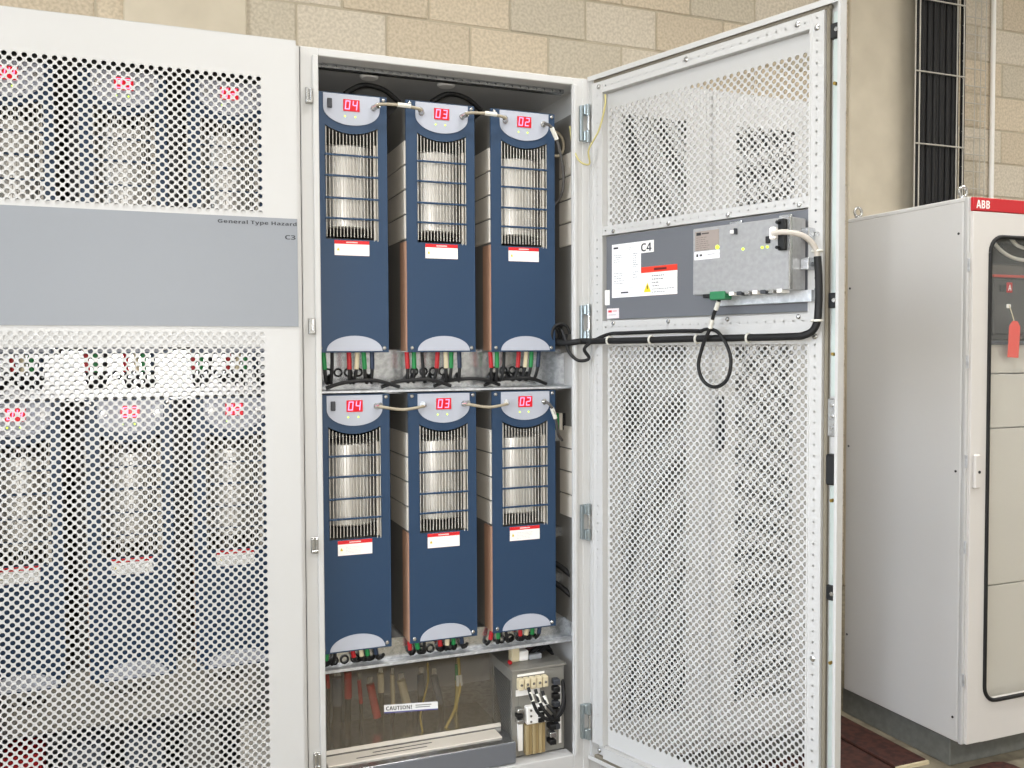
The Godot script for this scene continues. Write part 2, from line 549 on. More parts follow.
# ---------------------------------------------------------------- cabinet bodies
func shell(t: Node3D, x0: float, x1: float, inner: Material) -> void:
	var g := G.new()
	g.box(x0, x0 + .002, .1, 2.115, -.8, -.001); g.box(x1 - .002, x1, .1, 2.115, -.8, -.001)
	g.box(x0, x1, .1, 2.115, -.8, -.798)
	part(t, "side_and_rear_panels", g, inner)
	part(t, "roof_panel", G.new().bevel(x0, x1, 2.098, 2.115, -.8, -.0005, .002), M.paint)
	part(t, "floor_panel", G.new().box(x0, x1, .1, .115, -.8, -.001), M.dull_galv)
	part(t, "plinth", G.new().bevel(x0 + .005, x1 - .005, 0, .098, -.78, -.03, .003), M.plinth, "dark grey plinth")
	var f := G.new()
	f.bevel(x0, x0 + .0457, .1, 2.115, -.05, 0, .002)
	part(t, "upright", f, M.paint)
	part(t, "upright", G.new().bevel(x1 - .0363, x1, .1, 2.115, -.012, 0, .002), M.paint)
	part(t, "top_rail", G.new().bevel(x0 + .0457, x1 - .0363, 2.095, 2.115, -.05, 0, .002), M.paint)
	part(t, "bottom_rail", G.new().bevel(x0 + .0457, x1 - .0363, .1, .163, -.05, 0, .002), M.paint)

func build_open_cabinet() -> void:
	var t := thing("electrical_cabinet", "white cabinet with its perforated door swung open, showing blue modules", "cabinet", Vector3.ZERO, "cabinets of the converter row")
	shell(t, 0, .8, M.paint)
	# raised inner lips of the frame
	part(t, "frame_lip", G.new().bevel(.030, .0450, .163, 2.095, 0, .006, .002), M.paint)
	part(t, "frame_lip", G.new().bevel(.766, .776, .163, 2.095, 0, .006, .002), M.paint)
	# punched rail under the roof
	var pr := G.new()
	pr.xf = Transform3D(Basis(Vector3(0, 1, 0), Vector3(-1, 0, 0), Vector3(0, 0, 1)), Vector3(.765, 2.086, -.06))
	pr.punched(0, .011, 0, 28, .025, .0038, 0)
	pr.xf = Transform3D.IDENTITY
	pr.box(.05, .765, 2.086, 2.097, -.085, -.064)
	part(t, "punched_rail", pr, M.galv)
	# strikes for the lock on the left upright
	for y in [1.991, 1.406, .84, .276]:
		var s := G.new()
		s.bevel(.012, .030, y - .021, y + .021, .0, .004, .001)
		s.bevel(.013, .019, y - .018, y + .018, .004, .012, .001); s.bevel(.023, .029, y - .018, y + .018, .004, .012, .001)
		s.bevel(.013, .029, y - .020, y - .012, .004, .014, .001)
		part(t, "lock_strike", s, M.screw)
	# four hinges on the right upright
	for y in [1.987, 1.42, .845, .26]:
		var h := G.new()
		h.bevel(.784, .793, y - .05, y + .05, 0, .012, .001)
		for d in [-.037, .037]:
			h.bevel(.793, .812, y + d - .014, y + d + .014, 0, .018, .002)
			h.cyl(Vector3(.806, y + d - .016, .014), Vector3(.806, y + d + .016, .014), .006)
		var ho := part(t, "hinge", h, M.zinc, "zinc plated hinge")
		part(ho, "hinge_pin", G.new().cyl(Vector3(.808, y - .034, .014), Vector3(.808, y + .034, .014), .0045), M.screw)
	# inside: plates and racks
	for row in [[1.222, 1.345, -.13], [.484, .545, -.085]]:
		var p := part(t, "mounting_plate", G.new().box(.003, .797, row[0], row[1], row[2] - .003, row[2]), M.galv, "galvanised plate")
		for k in 3:
			for j in 4:
				var x: float = .085 + .243 * k + .028 * j
				var gr := G.new().lathe(Vector3(x, row[1] - (.062 if row[2] < -.1 else .042), row[2]), Vector3(0, 0, 1), [[.0125, 0.0], [.0125, .004], [.008, .006], [.007, -.004], [0.0, -.004]], 12)
				part(p, "grommet", gr, M.black)
	# shelf lip under the lower row and over it
	part(t, "shelf", G.new().box(.003, .797, 1.231, 1.236, -.55, -.035), M.dull_galv)
	part(t, "shelf", G.new().box(.003, .797, .478, .486, -.086, -.058), M.dull_galv)
	for row in [[1.345, 2.03], [.545, 1.22]]:
		part(t, "rear_bulkhead", G.new().box(.003, .797, row[0], row[1], -.60, -.598), M.paint)
	# louvred side plates on the right-hand wall, beside the last module
	for row in [1.335, .538]:
		for k in 4:
			part(t, "side_plate", G.new().bevel(.776, .782, row + .312 + .068 * k, row + .376 + .068 * k, -.12, -.030, .002), M.pale_plate)
		part(t, "side_duct", G.new().box(.782, .796, row + .0, row + .69, -.40, -.014), M.housing)
	# vents of the roof
	for x in [.21, .433]:
		part(t, "roof_fan", G.new().lathe(Vector3(x, 2.092, -.14), Vector3(0, 1, 0), [[.0, 0.0], [.022, 0.0], [.026, .004], [.026, .006]], 20), M.ink_white)
	# the open door
	part(t, "joint_strip", G.new().bevel(.794, .814, .1, 2.115, -.03, .0015, .001), M.paint)
	door(t, Vector3(.81, 0, .003), -72.2, .794, true, 32, .073)

# A perforated door in its own axes: x from the hinge to the free edge, +z its inner side, skin at z = -.03
func door(t: Node3D, at: Vector3, turn: float, w: float, full: bool, nx := 31, x_first := .0935, called := "door") -> Node3D:
	var d := Node3D.new()
	d.name = called
	t.add_child(d, true)
	d.position = at; d.rotation_degrees.y = turn
	var y0 := .145
	var y1 := 2.120
	var g := G.new()
	var h := HOLE * .5
	var xa := x_first - h
	var xb := x_first + (nx - 1) * HOLE + h
	var up0 := 1.6864     # lowest hole centre of the upper field
	var lo0 := .252       # lowest hole centre of the lower field
	g.holes(x_first, up0, nx, 17, HOLE, HOLE_R, SK, SK + .0015)
	g.holes(x_first, lo0, nx, 56, HOLE, HOLE_R, SK, SK + .0015)
	g.box(0, xa, y0, y1, SK, SK + .0015); g.box(xb, w, y0, y1, SK, SK + .0015)
	g.box(xa, xb, up0 + 16 * HOLE + h, y1, SK, SK + .0015)
	g.box(xa, xb, lo0 + 55 * HOLE + h, up0 - h, SK, SK + .0015)
	g.box(xa, xb, y0, lo0 - h, SK, SK + .0015)
	# folded edges
	g.bevel(0, .0025, y0, y1, SK, 0, .001); g.bevel(w - .0025, w, y0, y1, SK, .002, .001)
	g.bevel(0, w, y0, y0 + .0025, SK, 0, .001); g.bevel(0, w, y1 - .0025, y1, SK, .0, .001)
	g.bevel(w - .008, w, y0, y1, .0, .002, .0008); g.bevel(0, w, y1 - .014, y1, -.001, .0015, .0006)
	g.bevel(0, w, y0, y0 + .012, -.001, .0015, .0006)
	part(d, "perforated_sheet", g, M.paint)
	part(d, "band_plate", G.new().box(.002, w - .002, 1.404, 1.675, SK - .0025, SK - .0002), M.band, "grey band across the door")
	# inner frame of punched rails
	var rails := [[.022, .055], [w - .074, w - .045]]
	for r in rails:
		var q := G.new()
		q.box(r[0], r[1], .20, 2.097, SK + .002, -.014)
		q.box(r[0] - .004, r[0], .20, 2.097, SK + .002, .001); q.box(r[1], r[1] + .004, .20, 2.097, SK + .002, .001)
		q.punched(r[0], r[1], .20, 75, .02529, .0027, .0)
		part(d, "frame_rail", q, M.paint)
	for r in [[2.064, 2.097, 1], [1.353, 1.424, 2], [1.664, 1.690, 1], [.165, .198, 1]]:
		var q := G.new()
		var x0: float = .059
		var x1: float = w - .078
		q.box(x0, x1, r[0], r[1], SK + .002, -.014)
		q.box(x0, x1, r[0], r[0] + .001, -.016, .0); q.box(x0, x1, r[1] - .001, r[1], -.016, .0)
		var hgt: float = (r[1] - r[0]) / r[2]
		var cnt := int((x1 - x0) / .025)
		for k in r[2]:
			q.xf = Transform3D(Basis(Vector3(0, 1, 0), Vector3(-1, 0, 0), Vector3(0, 0, 1)), Vector3(x1, r[0] + k * hgt, 0))
			q.punched(0, hgt, 0, cnt, (x1 - x0) / cnt, .0026, .0)
		part(d, "frame_rail", q, M.paint)
	if not full: return d
	part(d, "mounting_plate", G.new().box(.071, w - .060, 1.428, 1.660, -.012, -.004), M.inner_plate, "dark grey plate on the inside of the door")
	# gasket round the frame
	var gs := G.new()
	gs.bevel(w - .041, w - .032, .175, 2.112, SK + .002, -.006, .003)
	gs.bevel(.008, w - .029, 2.098, 2.110, SK + .002, -.006, .003); gs.bevel(.008, w - .029, .150, .163, SK + .002, -.006, .003)
	gs.bevel(.006, .016, .175, 2.112, SK + .002, -.006, .003)
	part(d, "gasket", gs, M.gasket)
	# lock rods, guides and lock case
	var rod := G.new()
	rod.bevel(w - .025, w - .012, .20, 1.10, -.016, -.010, .001); rod.bevel(w - .025, w - .012, 1.235, 2.09, -.016, -.010, .001)
	part(d, "lock_rod", rod, M.rod)
	for y in [2.046, 1.45, .79]:
		var o := part(d, "rod_guide", G.new().bevel(w - .029, w - .005, y - .017, y + .017, SK + .003, -.003, .002), M.black)
		part(o, "roller", G.new().cyl(Vector3(w - .011, y, -.004), Vector3(w - .011, y, .003), .005), M.screw)
	part(d, "lock_catch", G.new().bevel(w - .030, w - .005, 1.035, 1.105, SK + .003, .001, .003), M.black)
	part(d, "lock_case", G.new().bevel(w - .028, w - .007, 1.145, 1.23, SK + .003, -.002, .002), M.galv)
	for y in [1.165, 1.19, 1.215]: part(d, "screw", G.new().cyl(Vector3(w - .017, y, -.003), Vector3(w - .017, y, .001), .004, 10), M.screw)
	for y in [1.93, 1.33, 1.0, .63]: part(d, "screw", G.new().cyl(Vector3(w - .017, y, -.014), Vector3(w - .017, y, -.002), .004, 10), mat(Color(.6, .5, .25), .35, .8))
	# bolts
	for y in [1.672, 1.416]:
		for x in [.102, .302, .492, .692]: part(d, "screw", G.new().lathe(Vector3(x, y, .0), Vector3(0, 0, 1), [[.006, 0.0], [.006, .002], [.004, .0045], [0.0, .005]], 12), M.screw)
	for q in [[.045, 2.083], [.36, 2.083], [.685, 2.083], [.735, 2.062], [.735, 1.37], [.735, .63], [.045, .185]]:
		part(d, "screw", G.new().lathe(Vector3(q[0], q[1], .0), Vector3(0, 0, 1), [[.007, 0.0], [.007, .002], [.004, .0045], [0.0, .005]], 12), M.screw)
	return d

func build_left_cabinet() -> void:
	var t := thing("electrical_cabinet", "white cabinet with a closed perforated door over red module displays", "cabinet", Vector3.ZERO, "cabinets of the converter row")
	shell(t, -.8, -.002, M.paint)
	for row in [[1.222, 1.345], [.40, .545]]:
		var p := part(t, "mounting_plate", G.new().box(-.797, -.004, row[0], row[1], -.133, -.13), M.galv, "galvanised plate")
		for k in 3:
			for j in 4:
				part(p, "grommet", G.new().lathe(Vector3(-.715 + .243 * k + .028 * j, row[1] - .062, -.13), Vector3(0, 0, 1), [[.0125, 0.0], [.0125, .004], [.008, .006], [.007, -.004], [0.0, -.004]], 12), M.black)
	part(t, "rear_bulkhead", G.new().box(-.797, -.004, .2, 2.05, -.60, -.598), M.inner)
	part(t, "apparatus_tray", G.new().box(-.75, -.04, .22, .225, -.4, -.06), M.galv)
	for k in 5:
		part(t, "fuse_block", G.new().bevel(-.72 + .14 * k, -.63 + .14 * k, .225, .36, -.22, -.1, .006), [M.red, M.slate, M.slate, M.housing, M.pale_plate][k])
	var d := door(t, Vector3(-.013, 0, -.003), 180, .785, false, 31, .092)
	var back := Transform3D(Basis(Vector3.UP, PI), Vector3.ZERO)
	lettering(d, "General Type Hazard", .190, .012, back.translated(Vector3(.099, 1.660, -.0247)), M.ink_grey)
	lettering(d, "C3", .026, .011, back.translated(Vector3(.02, 1.628, -.0247)), M.ink_grey)

func build_right_cabinet() -> void:
	var t := thing("electrical_cabinet", "white double door cabinet with perforated leaves, seen through the open door", "cabinet", Vector3.ZERO, "cabinets of the converter row")
	shell(t, .805, 1.665, M.paint)
	door(t, Vector3(1.217, 0, -.003), 180, .402, false, 11, .094)
	var d := door(t, Vector3(1.655, 0, -.003), 180, .432, false, 11, .136)
	var hb := part(d, "handle", G.new().bevel(.398, .418, 1.035, 1.20, -.038, SK - .001, .004), M.black)
	part(hb, "lever", G.new().bevel(.402, .414, 1.05, 1.15, -.052, -.038, .004), M.black)

# ---------------------------------------------------------------- red-striped switchgear cabinet
func build_switchgear() -> void:
	var x0 := 1.99
	var x1 := 2.78
	var zf := .27
	var zb := -.265
	var t := thing("switchgear_cabinet", "light grey switchgear cabinet with red top stripe and windowed door", "cabinet")
	var g := G.new()
	g.box(x0 + .01, x1 - .01, .092, 1.805, zb, zb + .003); g.box(x1 - .004, x1, .092, 1.805, zb, zf - .04)
	g.box(x0 + .01, x1 - .01, .092, .1, zb, zf - .03)
	part(t, "carcass", g, M.abb_front)
	part(t, "roof_panel", G.new().bevel(x0, x1, 1.795, 1.81, zb, zf - .02, .003), M.abb_side)
	var sp := part(t, "side_panel", G.new().bevel(x0, x0 + .012, .094, 1.797, zb, zf - .028, .003), M.abb_side, "grey side panel")
	for y in [1.70, .955, .17]: part(sp, "screw", G.new().cyl(Vector3(x0 - .0015, y, zf - .045), Vector3(x0 + .002, y, zf - .045), .004, 10), M.black)
	for y in [1.56, .99, .30]: part(sp, "screw", G.new().cyl(Vector3(x0 - .0015, y, zb + .015), Vector3(x0 + .002, y, zb + .015), .004, 10), M.ink_grey)
	part(t, "corner_post", G.new().bevel(x0, x0 + .014, .092, 1.81, zf - .026, zf - .010, .003), M.paint)
	part(t, "plinth", G.new().bevel(x0 + .012, x1, 0, .09, zb - .02, zf - .065, .003), M.plinth, "grey steel plinth")
	for q in [[x0 + .02, zb + .03], [x0 + .02, zf - .05]]:
		var e := G.new()
		var pts := []
		for k in 17: pts.append(Vector3(q[0] + .016 * sin(TAU * k / 16), 1.832 - .016 * cos(TAU * k / 16), q[1]))
		e.tube(pts, .005, 8, false)
		e.cyl(Vector3(q[0], 1.81, q[1]), Vector3(q[0], 1.817, q[1]), .012)
		part(t, "lifting_eye", e, M.screw)
	# door: a frame round a tall rounded window
	var dr := Node3D.new()
	dr.name = "door"
	t.add_child(dr, true)
	var wx0 := 2.072
	var wx1 := 2.70
	var wy0 := .222
	var wy1 := 1.69
	var f := G.new()
	f.bevel(x0 + .010, wx0 + .003, .095, 1.765, zf - .018, zf, .002); f.bevel(wx1 - .003, x1 - .006, .095, 1.765, zf - .018, zf, .002)
	f.box(wx0 - .01, wx1 + .01, .095, wy0 + .003, zf - .018, zf - .0002); f.box(wx0 - .01, wx1 + .01, wy1 - .003, 1.765, zf - .018, zf - .0002)
	part(dr, "door_frame", f, M.abb_front)
	var rim := []
	for c in [[wx0 + .05, wy1 - .05, PI], [wx1 - .05, wy1 - .05, PI / 2], [wx1 - .05, wy0 + .05, 0.0], [wx0 + .05, wy0 + .05, -PI / 2]]:
		for k in 7:
			var a: float = c[2] - PI / 2 * k / 6.0
			rim.append(Vector3(c[0] + .05 * cos(a), c[1] + .05 * sin(a), zf + .001))
	rim.append(rim[0])
	part(dr, "window_seal", G.new().tube(rim, .0065, 8, false), M.rubber, "black rubber window seal")
	var fill := G.new() # the four rounded corner pieces of the frame behind the seal
	for c in [[wx0, wy1, 1, -1], [wx1, wy1, -1, -1], [wx1, wy0, -1, 1], [wx0, wy0, 1, 1]]:
		var pp := PackedVector2Array([Vector2(c[0], c[1])])
		for k in 7:
			var a := PI / 2 * k / 6.0
			pp.append(Vector2(c[0] + c[2] * .05 * (1 - cos(a)), c[1] + c[3] * .05 * (1 - sin(a))))
		fill.prism(pp, zf - .018, zf - .0004)
	part(dr, "corner_fillet", fill, M.abb_front)
	var glass := mat(Color(.9, .93, .92, .04), .03, 0.0, .25)
	glass.transparency = BaseMaterial3D.TRANSPARENCY_ALPHA
	part(dr, "window_pane", G.new().box(wx0 + .002, wx1 - .002, wy0 + .002, wy1 - .002, zf - .012, zf - .008), glass)
	part(dr, "handle", G.new().bevel(2.008, 2.034, .905, 1.012, zf, zf + .012, .004), M.abb_front).set_meta("label", "pale lock handle")
	part(dr, "key_hole", G.new().cyl(Vector3(2.026, .957, zf + .012), Vector3(2.026, .957, zf + .0135), .005, 12), M.black)
	for y in [1.60, 1.30, .99, .72, .30]: part(dr, "hinge_mark", G.new().bevel(x0 + .001, x0 + .005, y - .02, y + .02, zf - .016, zf - .004, .001), M.dull_galv)
	# top stripe
	part(t, "name_stripe", G.new().bevel(x0 + .010, x1 - .006, 1.767, 1.808, zf - .016, zf, .002), mat(Color(.76, .09, .13), .45), "red stripe with white lettering")
	lettering(t, "ABB", .056, .025, Transform3D(Basis(), Vector3(2.040, 1.787, zf + .0002)), M.ink_white)
	# inside: breaker compartment and cover plates
	var ci := G.new()
	ci.box(2.05, 2.72, 1.362, 1.70, .10, .103); ci.box(2.05, 2.053, 1.362, 1.70, .10, .24); ci.box(2.05, 2.72, 1.695, 1.70, .10, .24)
	part(t, "breaker_compartment", ci, mat(Color(.30, .29, .27), .6))
	for y in [[.16, .574], [.578, 1.083], [1.087, 1.258], [1.262, 1.358]]:
		part(t, "cover_plate", G.new().bevel(2.04, 2.72, y[0], y[1], .20, .226, .0015), M.cover_plate)
	part(t, "compartment_sill", G.new().bevel(2.05, 2.72, 1.353, 1.366, .21, .24, .002), M.ink_grey)
	var br := thing("circuit_breaker", "dark grey circuit breaker behind the switchgear window", "breaker", Vector3(2.10, 1.366, .2))
	part(br, "case", G.new().bevel(0, .30, 0, .25, -.09, 0, .006), mat(Color(.36, .33, .30), .5))
	part(br, "fascia", G.new().bevel(.05, .27, .02, .20, 0, .018, .004), mat(Color(.25, .24, .23), .5))
	part(br, "top_strip", G.new().bevel(.055, .28, .205, .213, 0, .012, .001), mat(Color(.80, .28, .22), .5), "orange red strip")
	part(br, "emblem", G.new().bevel(.105, .130, .155, .188, .018, .021, .001), mat(Color(.75, .08, .1), .5), "small red square")
	part(br, "black_button", G.new().bevel(.075, .098, .158, .180, .018, .022, .001), M.black)
	part(br, "white_button", G.new().bevel(.106, .124, .105, .118, .018, .021, .001), M.ink_white)
	lettering(br, "A", .014, .018, Transform3D(Basis(), Vector3(.1175, .171, .021)), M.ink_white)
	cable("white_cable", "white cable curving above the breaker inside the switchgear", [Vector3(2.13, 1.695, .22), Vector3(2.17, 1.655, .225), Vector3(2.24, 1.63, .225), Vector3(2.36, 1.625, .22)], .006, M.white_cable, "white cables above the breaker")
	cable("white_cable", "white cable curving above the breaker inside the switchgear", [Vector3(2.20, 1.695, .235), Vector3(2.235, 1.67, .235), Vector3(2.30, 1.66, .235)], .006, M.white_cable, "white cables above the breaker")
	var tg := PackedVector2Array([Vector2(-.024, -.055), Vector2(.024, -.055), Vector2(.024, .045), Vector2(.010, .062), Vector2(-.010, .062), Vector2(-.024, .045)])
	var tt := G.new()
	tt.xf = Transform3D(Basis(Vector3(0, 0, 1), -.06), Vector3(2.207, 1.367, .247))
	tt.prism(tg, 0, .0012)
	var to := thing("lockout_tag", "orange red tag hanging inside the switchgear window", "tag")
	part(to, "card", tt, mat(Color(.88, .27, .20), .55))
	part(to, "string", G.new().tube(smooth([Vector3(2.209, 1.427, .246), Vector3(2.212, 1.45, .236), Vector3(2.215, 1.48, .222)]), .0015, 6), M.cream)

# ---------------------------------------------------------------- blue power modules
const SEG := {"0": "abcdef", "2": "abged", "3": "abgcd", "4": "fgbc"}
func digits(s: String) -> G:
	var g := G.new()
	for k in s.length():
		var sk := Basis(Vector3(1, 0, 0), Vector3(.12, 1, 0), Vector3(0, 0, 1))
		g.xf = Transform3D(sk, Vector3(.0950 + .0205 * k, .659, .0045)).translated(Vector3(.0, 0, 0))
		var w := .0056
		var h := .0105
		var r := .0014
		for c in SEG[s[k]]:
			match c:
				"a": g.box(-w, w, h - r, h + r, 0, .0006)
				"g": g.box(-w + r, w - r, -r, r, 0, .0006)
				"d": g.box(-w, w, -h - r, -h + r, 0, .0006)
				"b": g.box(w - r, w + r, 0, h + r, 0, .0006)
				"c": g.box(w - r, w + r, -h - r, 0, 0, .0006)
				"f": g.box(-w - r, -w + r, 0, h + r, 0, .0006)
				"e": g.box(-w - r, -w + r, -h - r, 0, 0, .0006)
	return g

var mm := {}
func module_meshes() -> void:
	var W := .207
	var g := G.new()
	g.box(0, .032, 0, .69, -.003, 0); g.box(.181, W, 0, .69, -.003, 0); g.box(.032, .181, 0, .303, -.003, 0)
	var p := PackedVector2Array([Vector2(.032, .69), Vector2(.181, .69)])
	for i in 13:
		var u := 1.0 - i / 6.0
		p.append(Vector2(.1065 + .0745 * u, .584 + .020 * u * u))
	g.prism(p, -.003, 0)
	g.box(0, .002, 0, .69, -.008, -.003); g.box(W - .002, W, 0, .69, -.008, -.003)
	mm.front = g.mesh()
	mm.panel = G.new().prism(ellipse_poly(.107, .650, .079, .044, true, .687), 0, .0025).mesh()
	mm.foot = G.new().prism(ellipse_poly(.109, .004, .079, .041, false), 0, .0025).mesh()
	mm.display = G.new().bevel(.083, .129, .643, .674, .0025, .0045, .0008).mesh()
	g = G.new()
	for k in 16:
		var x := .0345 + .0096 * k
		var u := (x - .1065) / .0745
		g.cyl(Vector3(x, .309 if x < .16 else .300, .0), Vector3(x, .580 + .020 * u * u, .0), .0013, 6)
	mm.grille = g.mesh()
	mm.bar = G.new().bevel(.030, .183, -.0028, .0028, .0008, .0035, .0008).mesh()
	mm.drum = G.new().lathe(Vector3(.1015, .335, -.106), Vector3.UP, [[.0, 0.0], [.093, 0.0], [.097, .004], [.097, .219], [.093, .223], [0.0, .223]], 48).mesh()
	mm.post = G.new().cyl(Vector3(.175, .305, -.014), Vector3(.175, .56, -.014), .005, 10).mesh()
	g = G.new()
	g.box(.002, .004, 0, .69, -.45, -.008); g.box(W - .004, W - .002, 0, .69, -.45, -.008)
	g.box(.004, W - .004, .686, .69, -.45, -.003); g.box(.004, W - .004, 0, .004, -.45, -.003); g.box(.002, W - .002, 0, .69, -.453, -.45)
	g.box(.004, W - .004, .290, .294, -.45, -.003); g.box(.004, W - .004, .604, .608, -.45, -.003)
	mm.housing = g.mesh()
	mm.plate = G.new().bevel(-.004, .002, 0, .064, -.32, -.006, .0015).mesh()
	mm.board = G.new().box(-.003, .002, .004, .305, -.062, -.004).mesh()
	mm.label = G.new().box(.055, .153, .260, .300, 0, .0008).mesh()
	mm.screw = G.new().lathe(Vector3.ZERO, Vector3(0, 0, 1), [[.0055, 0.0], [.0055, .002], [.004, .004], [0.0, .0045]], 12).mesh()
	g = G.new().lathe(Vector3.ZERO, Vector3(0, 0, 1), [[.0085, 0.0], [.0085, .004], [.0055, .004], [.0055, .012], [0.0, .012]], 14)
	mm.jack = g.mesh()
	mm.toggle = G.new().bevel(-.0065, .0065, -.0125, .0125, 0, .006, .0015).mesh()
	mm.led = G.new().cyl(Vector3.ZERO, Vector3(0, 0, .0015), .0022, 10).mesh()
	mm["04"] = digits("04").mesh(); mm["03"] = digits("03").mesh(); mm["02"] = digits("02").mesh()

func make_module(code: String, at: Vector3, label: String, group: String, first: bool, sy: float) -> Node3D:
	var t := thing("power_module", label, "power module", at, group)
	t.scale = Vector3(.945, sy, 1)
	part_mesh(t, "front_plate", mm.front, M.blue, "dark blue front plate")
	part_mesh(t, "housing", mm.housing, M.housing)
	var pn := part_mesh(t, "display_panel", mm.panel, M.panel, "light grey rounded panel")
	part_mesh(pn, "display", mm.display, M.display, "red two digit display")
	part_mesh(pn, "display_digits", mm[code], M.digit)
	for x in [.0875, .1165]: part_mesh(pn, "led", mm.led, M.led).position = Vector3(x, .629, .0025)
	if first: part_mesh(pn, "switch", mm.toggle, M.ink_grey).position = Vector3(.045, .660, .0025)
	else: part_mesh(pn, "socket", mm.jack, M.screw).position = Vector3(.045, .657, .0025)
	part_mesh(pn, "socket", mm.jack, M.screw).position = Vector3(.168, .657, .0025)
	part_mesh(t, "foot_panel", mm.foot, M.panel, "light grey half oval panel")
	part_mesh(t, "wire_grille", mm.grille, M.wire)
	for y in [.526, .471, .412, .358]: part_mesh(t, "grille_bar", mm.bar, M.blue).position.y = y
	part_mesh(t, "drum", mm.drum, M.steel, "bright steel drum behind the grille")
	part_mesh(t, "post", mm.post, M.pale_plate)
	for k in 4: part_mesh(t, "side_plate", mm.plate, M.pale_plate, "pale side plate").position.y = .312 + .068 * k
	part_mesh(t, "insulation_board", mm.board, M.brown_board, "brown insulation board")
	part_mesh(t, "warning_label", mm.label, M.warn, "white label with a red heading")
	for q in [[.013, .012], [.194, .012], [.011, .681], [.197, .681]]: part_mesh(t, "screw", mm.screw, M.screw).position = Vector3(q[0], q[1], 0)
	return t

func build_modules() -> void:
	module_meshes()
	var zf := -.04
	var xs := [.038, .286, .530]
	var codes := ["04", "03", "02"]
	for cab in 2:
		for row in 2:
			for k in 3:
				var where: String = ("top row" if row == 0 else "bottom row") + (" of the open cabinet" if cab == 0 else " behind closed door")
				make_module(codes[k], Vector3(xs[k] - .8 * cab, 1.338 if row == 0 else .537, zf), "blue module showing %s %s, %s" % [codes[k], ["by the lock upright", "between two others", "by the hinge upright"][k], where], "blue power modules", k == 0, .985 if row == 0 else 1.0)
	# cables from the modules' undersides into the plate behind
	var set := [[.004, "red"], [.024, "green"], [.047, "grey"], [.092, "red"], [.115, "cream"], [.132, "green"], [.155, "blue_sleeve"]]
	var words := {"red": "red", "green": "green", "grey": "black", "cream": "white", "blue_sleeve": "dark blue"}
	for run in 3:
		var row: int = [0, 1, 0][run]
		var left: bool = run == 2
		var yb: float = 1.338 if row == 0 else .537
		for k in 3:
			for q in set.size():
				var c: String = set[q][1]
				var x: float = xs[k] + set[q][0] - (.8 if left else 0.0)
				var drop: float = .045 if row == 0 else .024
				var t := thing("pigtail_cable", "black cable, %s%s sleeve, under the %s module, %s row%s" % ["" if not c in ["red", "green"] else ("outer " if q < 2 else "inner "), words[c], ["lock side", "middle", "hinge side"][k], ["top", "bottom"][row], " behind closed door" if left else ""], "cable", Vector3(x, yb, -.065), "pigtail cables under the modules")
				var dx := rng.randf_range(-.012, .012)
				if c != "grey": part(t, "sleeve", G.new().tube([Vector3(0, 0, 0), Vector3(dx * .2, -drop * .5, .002), Vector3(dx * .4, -drop, .002)], .0062, 10), M[c], words[c] + " sleeve")
				part(t, "wire", G.new().tube(smooth([Vector3(0, 0, 0), Vector3(dx * .4, -drop, .002), Vector3(dx, -drop - (.032 if row == 0 else .014), -.006), Vector3(dx * 1.6 + .008, -drop - (.036 if row == 0 else .016), -.035 if row == 0 else -.014), Vector3(dx * 2 + .012, -.062 if row == 0 else -.034, -.068 if row == 0 else -.022)], 5), .0048, 8), M.rubber)
	# link cables between neighbouring modules
	for row in 2:
		var y: float = 1.338 + .657 * .985 if row == 0 else .537 + .657
		for k in 2:
			var a := Vector3(xs[k] + .159, y, zf + .014)
			var b := Vector3(xs[k + 1] + .0425, y, zf + .014)
			var t := thing("link_cable", "pale link cable between the middle module and the %s one, %s row" % [["lock side", "hinge side"][k], ["top", "bottom"][row]], "cable", Vector3.ZERO, "link cables between modules")
			var sag: float = -.004 if row == 0 else -.010
			part(t, "cord", G.new().tube(smooth([a, a + Vector3(.012, .006 if row == 0 else -.002, .012), a.lerp(b, .5) + Vector3(0, sag + (.012 if row == 0 else 0.0), .014), b + Vector3(-.014, .004 if row == 0 else -.004, .012), b]), .0042, 8), M.tan_cable)
			part(t, "plug", G.new().cyl(a + Vector3(0, 0, -.006), a + Vector3(.008, .003, .008), .0075, 12), M.screw)
			part(t, "plug", G.new().cyl(b + Vector3(0, 0, -.006), b + Vector3(-.008, .003, .008), .0075, 12), M.screw)
			if row == 0: part(t, "ferrule", G.new().cyl(a.lerp(b, .45) + Vector3(0, .009, .014), a.lerp(b, .72) + Vector3(0, .008, .014), .0062, 12), M.white_cable)
	# loose leads from the right-hand sockets
	var s2 := Vector3(xs[2] + .159, 1.338 + .657 * .985, zf + .014)
	var t2 := thing("sensor_lead", "grey lead looping from the top module showing 02 towards the hinges", "cable")
	part(t2, "cord", G.new().tube(smooth([s2, s2 + Vector3(.012, -.012, .016), s2 + Vector3(.034, -.05, .01), s2 + Vector3(.062, -.125, -.01), s2 + Vector3(.066, -.19, -.03), s2 + Vector3(.045, -.225, -.06), s2 + Vector3(.02, -.215, -.09)]), .0042, 8), M.grey_cable)
	part(t2, "ferrule", G.new().cyl(s2 + Vector3(.014, -.014, .016), s2 + Vector3(.032, -.045, .012), .0062, 12), M.white_cable)
	var lp := []
	for k in 15: lp.append(Vector3(.745 + .030 * cos(TAU * k / 13.0 + 2.4), 1.945 + .038 * sin(TAU * k / 13.0 + 2.4), -.06 - .003 * k))
	cable("coiled_lead", "pale grey lead coiled beside the upper module showing 02", lp, .0042, M.tan_cable)
	var s3 := Vector3(xs[2] + .159, .537 + .657, zf + .014)
	var t3 := thing("sensor_lead", "grey lead hanging from the lower module showing 02", "cable")
